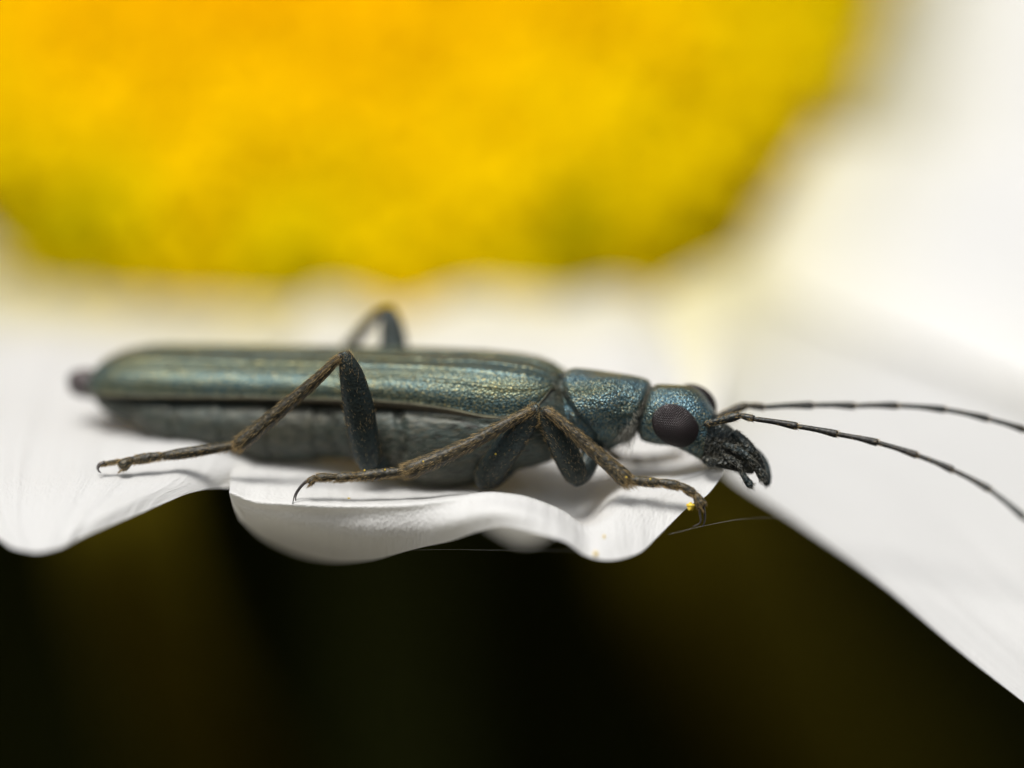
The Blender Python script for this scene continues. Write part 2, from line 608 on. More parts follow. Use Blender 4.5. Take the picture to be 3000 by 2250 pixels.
# central petal under the beetle: fronts measured column by column
FR = [  # x at y 1.6, py at 1.6 | (px,py,y) mid | crest | lip | end
    (690, 1345, (676, 1405, .6), (672, 1442, .1), (684, 1482, .4), (702, 1521, .9)),
    (765, 1350, (757, 1413, .6), (750, 1470, -.05), (747, 1518, .35), (765, 1577, 1.5)),
    (862, 1355, (860, 1420, .6), (860, 1477, -.10), (856, 1545, .35), (853, 1621, 1.7)),
    (960, 1362, (960, 1428, .6), (960, 1482, -.10), (960, 1565, .3), (962, 1646, 1.5)),
    (1085, 1385, (1090, 1440, .6), (1090, 1481, -.2), (1090, 1570, .0), (1090, 1642, .7)),
    (1205, 1400, (1215, 1448, .6), (1215, 1476, -.3), (1215, 1550, -.25), (1215, 1608, .0)),
    (1310, 1405, (1320, 1445, .6), (1320, 1462, -.4), (1320, 1530, -.6), (1323, 1583, -.4)),
    (1390, 1405, (1400, 1448, .6), (1400, 1447, -.4), (1400, 1505, -.9), (1400, 1557, -.8)),
    (1460, 1402, (1470, 1455, .6), (1472, 1443, -.4), (1470, 1495, -1.0), (1466, 1541, -1.0)),
    (1545, 1405, (1560, 1478, .6), (1563, 1457, -.4), (1560, 1510, -1.0), (1548, 1556, -1.1)),
    (1630, 1425, (1650, 1515, .6), (1653, 1497, -.3), (1652, 1545, -.9), (1653, 1586, -1.1)),
    (1700, 1440, (1720, 1525, .5), (1715, 1541, -.3), (1718, 1590, -.8), (1715, 1628, -1.0)),
    (1780, 1418, (1785, 1462, .4), (1780, 1520, -.3), (1780, 1590, -.8), (1790, 1641, -1.0)),
    (1850, 1382, (1855, 1422, .45), (1852, 1480, -.05), (1865, 1560, -.45), (1870, 1621, -.75)),
    (1915, 1372, (1920, 1405, .45), (1922, 1455, .1), (1932, 1520, -.15), (1927, 1573, -.4)),
    (1985, 1362, (1990, 1392, .5), (2000, 1425, .25), (2012, 1460, .1), (2016, 1486, 0)),
    (2050, 1348, (2060, 1375, .6), (2062, 1400, .4), (2072, 1430, .25), (2070, 1452, .15)),
    (2100, 1338, (2112, 1352, .8), (2117, 1362, .6), (2122, 1376, .45), (2116, 1396, .35)),
]
cols = []
for i, (x0, p0, a_, b_, c_, d_) in enumerate(FR):
    t = i / (len(FR) - 1)
    xb = 900 + 1230 * t
    hump = 26 * math.sin(t * 19.0 + 0.4) + 34 * math.exp(-((xb - 1560) / 90) ** 2)
    base_py = 880 + 16 * (1 - 2 * t) - hump
    c = [(xb, base_py + 30, 7.6), (xb, base_py, 6.2)]
    for (yy, k) in ((5.2, 0.75), (4.2, 0.5), (3.0, 0.25)):
        xx = xb + (x0 - xb) * (6.2 - yy) / 4.6
        lin = base_py + (p0 - base_py) * ((6.2 - yy) / 4.6) ** 1.04
        c.append((xx, lin + 8 * math.sin(t * 15 + 1.0), yy))
    mixp = lambda p, q, f: tuple(p[k] + (q[k] - p[k]) * f for k in range(3))
    sharp = 0.30 if i < 7 else 0.4                     # the left half of the rim is creased, the right half rounded
    c += [(x0, p0, 1.6), a_, mixp(b_, a_, sharp), b_, mixp(b_, c_, sharp), c_, d_]
    cols.append(c)
petal(cols, 'wavy white petal under the beetle, its tip rolled under', nu=5, nv=6, seed=1, ridge=0.012)

# a petal of the lower row, its shaded tip showing under the rim
petal([[(x * 0.7 + 430, 960, 8.3), (x * 0.85 + 220, 1180, 6.4), (x, 1370, 4.4), (x, 1480, 3.2), (1530 + (x - 1530) * 0.8, tp, 2.3)]
       for x, tp in ((1310, 1490), (1400, 1545), (1470, 1582), (1530, 1597), (1590, 1588), (1660, 1550), (1750, 1490))],
      'shaded petal tip of the lower row, below the beetle', nu=6, nv=8, seed=9)

# left petal, where the hind foot stands
LF = [
    [(-60, 775, 7.4), (-90, 830, 6.4), (-260, 980, 4.2), (-380, 1180, 2.4), (-430, 1330, 1.0), (-330, 1440, 0.0), (-140, 1520, -0.8), (-20, 1552, -1.2)],
    [(120, 835, 7.3), (90, 873, 6.3), (-40, 1000, 4.2), (-120, 1190, 2.4), (-150, 1345, 1.0), (-110, 1450, -0.1), (-40, 1545, -1.0), (20, 1598, -1.5)],
    [(300, 865, 7.1), (290, 893, 6.2), (190, 1010, 4.1), (120, 1215, 2.3), (90, 1362, 0.9), (75, 1455, -0.3), (72, 1555, -1.2), (90, 1618, -1.65)],
    [(480, 880, 6.9), (470, 907, 6.1), (390, 1030, 4.0), (320, 1235, 2.1), (285, 1375, 0.6), (240, 1455, -0.4), (190, 1540, -1.2), (165, 1608, -1.6)],
    [(650, 890, 6.8), (640, 920, 6.0), (560, 1050, 3.8), (500, 1240, 2.0), (450, 1365, 0.7), (390, 1440, -0.2), (310, 1500, -0.9), (262, 1565, -1.2)],
    [(810, 897, 6.7), (800, 933, 5.9), (690, 1060, 3.7), (620, 1245, 1.9), (570, 1355, 0.8), (515, 1415, 0.1), (440, 1455, -0.4), (400, 1508, -0.7)],
    [(940, 903, 6.6), (930, 940, 5.8), (790, 1070, 3.7), (750, 1262, 2.1), (735, 1362, 1.35), (692, 1425, 1.0), (612, 1434, 0.45), (545, 1446, 0.05)],
]
petal(LF, 'broad white petal carrying the hind foot', nu=9, nv=8, seed=2, ridge=0.02)

# right petal drooping to the lower right
def edge_petal(lo, hi, label, bulge=0.5, ncol=7, seed=3, trough=0.0, ridge=0.02, v0=0.0):
    cols = []
    for i in range(ncol):
        t = i / (ncol - 1)
        col = []
        for k, (a, b) in enumerate(zip(lo, hi)):
            p = [a[q] + (b[q] - a[q]) * t for q in range(3)]
            arch = 4 * t * (1 - t)
            f = k / (len(lo) - 1)
            p[1] -= bulge * 100 * arch * math.sin(math.pi * min(1, f + 0.15)) - trough * 60 * math.sin(2 * math.pi * t * 1.5)
            col.append(tuple(p))
        cols.append(col)
    return petal(cols, label, nu=7, nv=7, seed=seed, ridge=ridge, v0=v0)


edge_petal([(1930, 860, 6.0), (1960, 960, 4.9), (2030, 1180, 3.2), (2106, 1366, 2.5), (2330, 1528, 2.1), (2580, 1712, 1.5), (2820, 1915, 0.7), (3030, 2082, 0.1), (3350, 2330, -.6)],
           [(2230, 740, 7.2), (2300, 820, 7.0), (2480, 890, 6.8), (2760, 980, 6.3), (3060, 1100, 5.7), (3350, 1290, 5.0), (3600, 1560, 3.6), (3760, 1850, 2.0), (3800, 2150, .6)],
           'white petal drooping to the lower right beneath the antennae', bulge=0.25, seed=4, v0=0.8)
edge_petal([(2000, 760, 8.8), (2230, 840, 6.5), (2480, 945, 5.9), (2760, 1045, 5.3), (3060, 1165, 4.75), (3400, 1330, 4.2), (3700, 1540, 3.7)],
           [(2120, 420, 9.6), (2440, 400, 7.5), (2750, 430, 7.4), (3000, 470, 7.3), (3300, 540, 7.0), (3650, 700, 6.6), (3800, 950, 6.0)],
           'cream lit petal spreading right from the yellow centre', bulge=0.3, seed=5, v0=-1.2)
edge_petal([(2120, 560, 10.0), (2340, 480, 7.7), (2750, 520, 8.0), (3000, 560, 7.7), (3300, 640, 7.4), (3700, 800, 7.0)],
           [(2330, -200, 12.0), (2580, -80, 9.0), (2900, -360, 10.3), (3200, -380, 10.0), (3500, -350, 9.8), (3850, -150, 9.5)],
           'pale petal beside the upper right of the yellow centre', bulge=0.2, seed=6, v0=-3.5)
edge_petal([(200, 740, 7.8), (0, 770, 6.9), (-250, 860, 5.8), (-600, 1050, 4.4), (-950, 1250, 3.0)],
           [(-150, 330, 9.6), (-330, 360, 8.6), (-600, 420, 7.6), (-950, 600, 6.6), (-1150, 900, 5.0)],
           'white petal left of the yellow centre', bulge=0.2, seed=7)
# petals on the far side of the disc, out of the frame
for k, a in enumerate(np.radians([20, 48, 76, 104, 132, 160])):
    d = DX * math.cos(a) + DY * math.sin(a)
    s_ = DX * -math.sin(a) + DY * math.cos(a)
    V, uv = [], []
    for i in range(13):
        f = i / 12
        wd = 3.3 * (0.45 + 0.75 * f - 0.5 * max(0, f - 0.75) * 4 * max(0, f - 0.75) * 4 * 0.9)
        for j in range(9):
            q = (j - 4) / 4
            p = DC + d * (RD * 0.93 + 9.5 * f) + s_ * q * max(0.4, wd) + DN * (-0.6 - 0.03 * k + 0.5 * math.sin(f * 2.5) - 0.35 * q * q - 2.0 * f * f)
            V.append(p)
            uv.append((q * 3 + k * 9, f * 9.5))
    me = mesh_from('petal', V, grid_faces(13, 9), uv)
    o = link('petal', me, M['petal'])
    into_flower(o)

# ------------------------------------------------------------------ the beetle
beetle = empty('beetle', tuple(W(1350, 1470, 0.6)))
tag(beetle, 'slender metallic blue-green beetle with long antennae standing on a white petal', 'beetle')
beetle_inv = Matrix.Translation(-Vector(beetle.location))


def into_beetle(o, parent=None):
    o.parent = parent or beetle
    o.matrix_parent_inverse = beetle_inv if parent is None else Matrix.Identity(4)
    return o


ROLL = math.radians(13)
AX = np.array([(180, 2.40), (264, 2.30), (1000, 1.53), (1600, .90), (1830, .72), (1980, .56), (2100, .46), (2260, .36)])


def axis_y(px):
    return float(np.interp(px, AX[:, 0], AX[:, 1]))


YAW = math.atan2(1.40, (1600 - 264) * MMPP)
LAT = np.array([math.sin(YAW) * math.cos(ROLL), math.cos(YAW) * math.cos(ROLL), math.sin(ROLL)])   # towards the far side

# --- body: one loft from the abdomen tip to the mouth.  top, bottom (px), half width, squareness, material
ST = [
    (198, 1106, 200, 1140, .03, 2, 0), (210, 1090, 216, 1156, .11, 2, 0), (242, 1080, 246, 1164, .20, 2, 0), (272, 1084, 274, 1168, .24, 2, 0),
    (286, 1100, 288, 1178, .28, 2, 1), (298, 1110, 302, 1196, .31, 2.2, 1), (340, 1120, 346, 1222, .40, 2.2, 1), (385, 1124, 391, 1238, .47, 2.2, 1),
    (425, 1126, 432, 1258, .56, 2.2, 1), (470, 1128, 480, 1284, .62, 2.2, 1), (540, 1130, 550, 1300, .68, 2.2, 1), (650, 1130, 660, 1320, .72, 2.2, 1),
    (750, 1130, 760, 1342, .73, 2.2, 1), (850, 1132, 855, 1351, .73, 2.2, 1), (950, 1134, 955, 1340, .73, 2.2, 1), (1050, 1136, 1055, 1344, .74, 2.4, 1),
    (1140, 1136, 1145, 1384, .78, 2.3, 1), (1230, 1130, 1232, 1416, .82, 2.2, 1), (1310, 1124, 1310, 1431, .82, 2.2, 1), (1390, 1116, 1390, 1418, .80, 2.2, 1),
    (1480, 1108, 1485, 1386, .78, 2.2, 1), (1560, 1104, 1580, 1362, .74, 2.2, 1), (1620, 1092, 1650, 1338, .58, 2.2, 1), (1642, 1104, 1700, 1322, .46, 2.2, 1),
    (1652, 1100, 1722, 1318, .44, 2.2, 2), (1658, 1087, 1738, 1318, .50, 2.2, 2), (1672, 1081, 1752, 1322, .55, 2.3, 2), (1700, 1082, 1768, 1322, .575, 2.3, 2), (1750, 1087, 1788, 1318, .59, 2.3, 2),
    (1810, 1095, 1812, 1310, .565, 2.3, 2), (1860, 1105, 1832, 1300, .52, 2.3, 2), (1892, 1114, 1848, 1292, .47, 2.2, 2), (1902, 1124, 1857, 1284, .41, 2.2, 3),
    (1906, 1133, 1862, 1270, .31, 2, 3), (1912, 1132, 1870, 1274, .31, 2, 3), (1922, 1124, 1886, 1290, .41, 2.1, 3), (1955, 1124, 1928, 1300, .46, 2.2, 3),
    (2006, 1131, 1982, 1310, .47, 2.2, 3), (2048, 1150, 2022, 1328, .43, 2.2, 3), (2078, 1184, 2050, 1344, .35, 2.1, 3), (2104, 1222, 2076, 1356, .28, 2.1, 4),
    (2140, 1250, 2104, 1364, .24, 2.1, 4), (2172, 1280, 2132, 1372, .20, 2, 4), (2198, 1312, 2160, 1380, .155, 2, 4), (2218, 1340, 2184, 1388, .11, 2, 4), (2230, 1362, 2204, 1390, .05, 2, 4),
]
body_stations = []
SA = np.array([s[:6] for s in ST], float)
SM = [s[6] for s in ST]
NSUB = 8
SF = catmull(SA, NSUB)
NR = 120
th = np.linspace(0, 2 * np.pi, NR, endpoint=False)
BV, BF, BMI = [], [], []
for i, (tx, ty, bx, by, w, e) in enumerate(SF):
    px = (tx + bx) / 2
    y = axis_y(px)
    T, B = W(tx, ty, y), W(bx, by, y)
    C, U = (T + B) / 2, (T - B) / 2
    H = np.linalg.norm(U)
    w = max(w, 0.01)
    k = math.sqrt(max(0.15, 1 - (w * math.sin(ROLL) / H) ** 2))
    Uv = U * k + np.array([0, -H * k * math.sin(ROLL), 0])
    ce, se = np.cos(th), np.sin(th)
    cc = np.sign(ce) * np.abs(ce) ** (2 / e)
    ss = np.sign(se) * np.abs(se) ** (2 / e)
    ring = C + cc[:, None] * LAT * w + ss[:, None] * Uv
    # abdominal plates overlap like roof tiles
    if 400 < px < 1060:
        q = ((px - 395) % 138) / 138
        g_ = 0.035 * (q ** 3 - 0.25) * 1.6
        g_ += -0.06 * math.exp(-((q - 0.02) / 0.05) ** 2)
        ring = C + (ring - C) * (1 + g_)
    BV.append(ring)
R_ = np.array(BV)
# pronotum: two shallow pits and a raised hind rim; random leathery relief
outw = R_ - R_.mean(axis=1, keepdims=True)
outw = norm(outw)
pxs = (SF[:, 0] + SF[:, 2]) / 2
amp = np.where(pxs > 1650, 0.012, 0.006)[:, None]
R_ = R_ + outw * (amp * vnoise(R_ * 9.0, 3))[..., None]
lat_c = ((R_ - R_.mean(axis=1, keepdims=True)) @ LAT)
for (cx_, cy_, rad_, dep_) in ((1835, 1190, 34, 0.055), (1705, 1120, 30, 0.03), (1880, 1140, 24, 0.03), (1770, 1240, 26, 0.05), (1690, 1200, 22, -0.03), (1770, 1160, 40, -0.035)):
    cc_ = W(cx_, cy_, axis_y(cx_) - 0.5)
    d2 = ((R_[..., 0] - cc_[0]) ** 2 + (R_[..., 2] - cc_[2]) ** 2) / (rad_ * MMPP) ** 2
    R_ = R_ - outw * (dep_ * np.exp(-d2) * (lat_c < 0))[..., None]
# the shield of the pronotum overhangs the hip sockets
pyv = 1125 - R_[..., 2] / (MMPP * (DIST + 0.3) / DIST)
pxv = 1500 + R_[..., 0] / (MMPP * (DIST + 0.3) / DIST)
edge_line = 1222 + 22 * np.exp(-((pxv - 1765) / 40) ** 2) + 0.10 * (1800 - pxv)
stepd = 1 / (1 + np.exp(-(pyv - edge_line) / 3.5))
zone = (1 / (1 + np.exp(-(pxv - 1690) / 6))) * (1 / (1 + np.exp((pxv - 1862) / 6)))
R_ = R_ - outw * (0.085 * stepd * zone * (lat_c < 0))[..., None]
# seams between the plates of the underside, and bulging hip plates
for (x0, y0, x1, y1, wd_, dep_) in ((1165, 1195, 1180, 1330, 9, .10), (1180, 1330, 1140, 1400, 9, .07), (1530, 1190, 1470, 1330, 8, .06),
                                    (1200, 1215, 1450, 1245, 6, .03), (1330, 1260, 1440, 1400, 7, .04), (960, 1215, 985, 1330, 9, .07),
                                    (1640, 1150, 1735, 1290, 9, .07)):
    ax_, az_ = x1 - x0, y1 - y0
    tt = np.clip(((pxv - x0) * ax_ + (pyv - y0) * az_) / (ax_ ** 2 + az_ ** 2), 0, 1)
    dd = np.hypot(pxv - (x0 + ax_ * tt), pyv - (y0 + az_ * tt))
    R_ = R_ - outw * (dep_ * np.exp(-(dd / wd_) ** 2) * (lat_c < 0))[..., None]
nrings = len(R_)
faces = grid_faces(nrings, NR, True)
mi = []
for i in range(nrings - 1):
    s = SM[min(len(SM) - 1, (i + NSUB // 2) // NSUB)]
    mi += [s] * NR
BVf = list(R_.reshape(-1, 3))
faces += [tuple(range(NR))[::-1], tuple((nrings - 1) * NR + j for j in range(NR))]
mi += [0, 4]
me = mesh_from('body', BVf, faces)
body = link('body', me, [M['tip'], M['belly'], M['pronotum'], M['pronotum'], M['muzzle']])
me.polygons.foreach_set('material_index', mi)
me.update()
bm = bmesh.new(); bm.from_mesh(me); bmesh.ops.recalc_face_normals(bm, faces=bm.faces); bm.to_mesh(me); bm.free()
into_beetle(body)

# --- wing cases
TOP = np.array([(250, 1112), (264, 1096), (285, 1066), (325, 1036), (375, 1021), (434, 1014), (600, 1016), (814, 1020), (1220, 1026), (1400, 1030), (1492, 1037), (1560, 1050), (1600, 1066), (1630, 1088), (1642, 1108)])
MAR = np.array([(250, 1128), (264, 1140), (290, 1151), (350, 1156), (542, 1160), (760, 1163), (949, 1168), (1103, 1172), (1200, 1178), (1302, 1189), (1380, 1203), (1440, 1218), (1500, 1226), (1550, 1222), (1595, 1200), (1622, 1165), (1642, 1125)])
WID = np.array([(250, .06), (264, .26), (290, .48), (330, .66), (400, .80), (520, .88), (760, .93), (1100, .97), (1400, 1.0), (1500, .98), (1560, .92), (1600, .82), (1625, .70), (1642, .52)])
EPI = np.array([(250, 2), (400, 6), (760, 9), (1000, 14), (1110, 22), (1300, 24), (1440, 24), (1500, 16), (1560, 6), (1642, 2)])


def interp(A, x):
    return np.interp(x, A[:, 0], A[:, 1])


def elytron(side):
    """side -1 near the camera, +1 far"""
    X = np.concatenate([np.linspace(250, 300, 12, endpoint=False), np.linspace(300, 1560, 150, endpoint=False), np.linspace(1560, 1642, 22)])
    # smooth the measured curves
    ker = np.hanning(15); ker /= ker.sum()

    def sm(a):
        p = np.concatenate([np.full(7, a[0]), a, np.full(7, a[-1])])
        b = np.convolve(p, ker, 'valid')
        wt = np.clip(np.minimum(np.arange(len(a)), np.arange(len(a))[::-1]) / 14, 0, 1)
        return a * (1 - wt) + b * wt
    top, mar, wid, epi = sm(interp(TOP, X)), sm(interp(MAR, X)), sm(interp(WID, X)), interp(EPI, X)
    S = np.linspace(0, 1, 110)
    rows, uvs = [], []
    acc = 0
    for i, x in enumerate(X):
        y = axis_y(x)
        w = wid[i]
        zt, zm = W(x, top[i], y), W(x, mar[i], y - w)
        sut = zt[2] - 0.22 * w * math.sin(ROLL)
        Hd = max(0.02, (sut - w * math.sin(ROLL) - zm[2]) / math.cos(ROLL))
        Uh = np.array([0, -math.sin(ROLL), math.cos(ROLL)])
        base = np.array([zt[0], y, sut])
        row = []
        for s in S:
            ang = s * math.pi / 2
            e = 2.5
            l = math.sin(ang) ** (2 / e)
            d = 1 - math.cos(ang) ** (2 / e)
            # lengthwise ribs
            lat = l * (1 - 0.04 * d)
            rib = sum(hh * math.exp(-((l - (c0 + 0.05 * (x - 900) / 700 * c1)) / 0.024) ** 2)
                      for c0, c1, hh in ((0.30, 1, .018), (0.58, 1, .024), (0.84, .6, .018)))
            rib += -0.02 * math.exp(-(l / 0.035) ** 2) + 0.012 * math.exp(-((l - 0.06) / 0.03) ** 2)
            fadeT = min(1, (x - 250) / 220)
            nrm = np.array([0.0, 0, 0]) + LAT * side * (s ** 2) + Uh * (1 - s * 0.8)
            nrm = norm(nrm)
            p = base + LAT * side * lat * w - Uh * Hd * d + nrm * rib * fadeT
            row.append(p)
        # raised margin bead then folded under edge
        pm = row[-1]
        e_ = epi[i] * MMPP
        row[-2] = row[-2] + LAT * side * 0.012
        row.append(pm + LAT * side * 0.022 - Uh * 0.012)
        row.append(pm + LAT * side * 0.012 - Uh * 0.030)
        row.append(pm - LAT * side * (0.02 + 0.1 * e_) - Uh * (0.030 + 0.6 * e_))
        row.append(pm - LAT * side * (0.05 + 0.5 * e_) - Uh * (0.030 + 1.0 * e_))
        row.append(pm - LAT * side * 0.16 - Uh * (0.030 + 0.9 * e_))
        rows.append(row)
    G = np.array(rows)
    G = G + (0.004 * vnoise(G * 16, 11 + side))[..., None] * np.array([0, -0.5, 1.0])
    nr, nc = G.shape[:2]
    me = mesh_from('wing_case', G.reshape(-1, 3), grid_faces(nr, nc))
    if side > 0:
        me.flip_normals()
    o = link('wing_case', me, [M['elytra'], M['margin'], M['bead']])
    me.polygons.foreach_set('material_index', [(2 if (k % (nc - 1)) in (nc - 6, nc - 7) else 1) if (k % (nc - 1)) >= nc - 7 else 0 for k in range(len(me.polygons))])
    md = o.modifiers.new('thickness', 'SOLIDIFY')
    md.thickness = 0.03
    md.offset = -1
    into_beetle(o)
    return o, G


el_near, GN = elytron(-1)
el_far, GF = elytron(1)


# --- hairs
def hairs(mb, roots, normals, dirs, length, lift, rad=0.0035, jitter=0.25):
    """thin tapering three-sided setae"""
    for r, nn, d in zip(roots, normals, dirs):
        L = length * (0.6 + 0.7 * random.random())
        v = norm(np.asarray(d) * (1 - lift) + np.asarray(nn) * lift + rng.normal(0, jitter, 3) * 0.5)
        a = norm(np.cross(v, (0.31, 0.77, 0.55)))
        b = np.cross(v, a)
        r0 = np.asarray(r) - np.asarray(nn) * 0.004
        tip = r0 + v * L + np.asarray(d) * L * 0.12
        base = [r0 + (a * math.cos(k * 2.094) + b * math.sin(k * 2.094)) * rad for k in range(3)]
        mid = [r0 + v * L * 0.55 + (a * math.cos(k * 2.094) + b * math.sin(k * 2.094)) * rad * 0.7 for k in range(3)]
        mb.add(base + mid + [tip], [(0, 1, 4, 3), (1, 2, 5, 4), (2, 0, 3, 5), (3, 4, 6), (4, 5, 6), (5, 3, 6)])


def tube_hairs(mb, tube, count, length, lift, flat=1.0, t0=0.0, t1=1.0, rad=0.0035, bias=None):
    pts, rad_, n_, b_ = tube
    m = len(pts) - 1
    R, N, D = [], [], []
    for _ in range(count):
        t = random.uniform(t0, t1) * m
        i = min(m - 1, int(t)); f = t - i
        a = random.uniform(0, 6.2832)
        p = pts[i] * (1 - f) + pts[i + 1] * f
        rr = rad_[i] * (1 - f) + rad_[i + 1] * f
        nn = norm(n_[i] * math.cos(a) * flat + b_[i] * math.sin(a))
        R.append(p + n_[i] * math.cos(a) * rr + b_[i] * math.sin(a) * rr * flat)
        N.append(nn)
        D.append(norm(pts[i + 1] - pts[i]))
    hairs(mb, R, N, D, length, lift, rad)


# --- eyes: a curved field of tiny domes
def geodesic(f):
    """points of a geodesic sphere of frequency f: an even, mostly hexagonal spread"""
    b = bmesh.new()
    bmesh.ops.create_icosphere(b, subdivisions=1, radius=1.0)
    pts = {}
    for fc in b.faces:
        A, B_, C_ = [np.array(v.co[:]) for v in fc.verts]
        for i in range(f + 1):
            for j in range(f + 1 - i):
                q = norm(A * i + B_ * j + C_ * (f - i - j))
                pts[tuple(np.round(q, 4))] = q
    b.free()
    return np.array(list(pts.values()))


EYE_PTS = geodesic(14)


def compound_eye(px, py, y, semi, ang, out):
    """semi: half length, half height, depth; ang: tilt of the long axis; out: outward vector"""
    C = W(px, py, y)
    out = norm(out)
    a0 = np.array([math.cos(ang), 0, -math.sin(ang)])
    a0 = norm(a0 - out * (a0 @ out))
    b0 = np.cross(out, a0)
    mb = MB()
    P = EYE_PTS[EYE_PTS[:, 2] > -0.35]
    # under-surface
    def put(p, s=1.0):
        return C + (a0 * p[0] * semi[0] + b0 * p[1] * semi[1] + out * p[2] * semi[2]) * s
    V, nn_ = [], 24
    for i in range(13):
        ph = i / 12 * 2.1
        for j in range(nn_):
            t = j / nn_ * 6.2832
            V.append(put((math.sin(ph) * math.cos(t), math.sin(ph) * math.sin(t), math.cos(ph)), 0.984))
    mb.add(V, grid_faces(13, nn_, True))
    fr = 0.051
    for p in P:
        t1 = norm(np.cross(p, (0.1, 0.2, 0.97)))
        t2 = np.cross(p, t1)
        ring = [put((p + (t1 * math.cos(k * 1.0472) + t2 * math.sin(k * 1.0472)) * fr) * 0.982) for k in range(6)]
        ring2 = [put((p + (t1 * math.cos(k * 1.0472) + t2 * math.sin(k * 1.0472)) * fr * 0.72) * 1.012) for k in range(6)]
        mb.add(ring + ring2 + [put(p, 1.022)],
               [(k, (k + 1) % 6, 6 + (k + 1) % 6, 6 + k) for k in range(6)] + [(6 + k, 6 + (k + 1) % 6, 12) for k in range(6)])
    o = mb.build('eye', [M['eye_gap'], M['eye']], smooth=True)
    o.data.polygons.foreach_set('material_index', [0 if k < 12 * 24 else (1 if (k - 288) % 12 >= 6 else 0) for k in range(len(o.data.polygons))])
    return into_beetle(o)


compound_eye(1983, 1243, 0.24, (0.380, 0.318, 0.24), math.radians(28), (0.10, -1, 0.0))
compound_eye(2034, 1184, 0.86, (0.34, 0.28, 0.26), math.radians(28), (0.30, 0.90, 0.30))


# --- antennae
def antenna(pts, ys, name='antenna'):
    mb, hb = MB(), MB()
    P = [W(p[0], p[1], y) for p, y in zip(pts, ys)]
    # scape
    t = mb.tube([P[0], P[0] * .65 + P[1] * .35, P[0] * .25 + P[1] * .75, P[1]], [.035, .05, .068, .05], 12, steps=4)
    tube_hairs(hb, t, 130, 0.06, 0.35, rad=0.0022)
    t = mb.tube([P[1], P[1] * .5 + P[2] * .5, P[2]], [.034, .05, .05], 12, steps=3)
    tube_hairs(hb, t, 60, 0.055, 0.35, rad=0.0022)
    for i in range(2, len(P) - 1):
        d = P[i + 1] - P[i]
        r = 0.050 - 0.0008 * i
        sag = np.array([0, 0, 1.0]) * np.linalg.norm(d) * 0.012
        t = mb.tube([P[i] - d * 0.01, P[i] + d * 0.06, P[i] + d * 0.5 + sag, P[i] + d * 0.93, P[i + 1]],
                    [r * 0.55, r * 0.76, r * 0.86, r * 1.2, r * 0.85], 10, steps=4)
        tube_hairs(hb, t, 60, 0.045, 0.32, rad=0.002)
    o = into_beetle(mb.build(name, M['antenna']))
    h = hb.build('setae', M['hair_gold'])
    h.parent = o
    tag(h, kind='stuff')
    return o


antenna([(2064, 1243), (2168, 1217), (2209, 1227), (2337, 1249), (2454, 1272), (2572, 1297), (2688, 1334), (2793, 1377), (2900, 1434), (3000, 1515), (3090, 1610), (3165, 1700)],
        [.14, .06, .02, -.06, -.15, -.28, -.44, -.64, -.9, -1.2, -1.5, -1.8])
antenna([(2092, 1222), (2190, 1187), (2236, 1193), (2382, 1187), (2504, 1189), (2629, 1188), (2770, 1200), (2896, 1227), (3002, 1259), (3110, 1300), (3220, 1350), (3310, 1400)],
        [.72, .76, .78, .84, .88, .9, .9, .9, .88, .85, .8, .75])


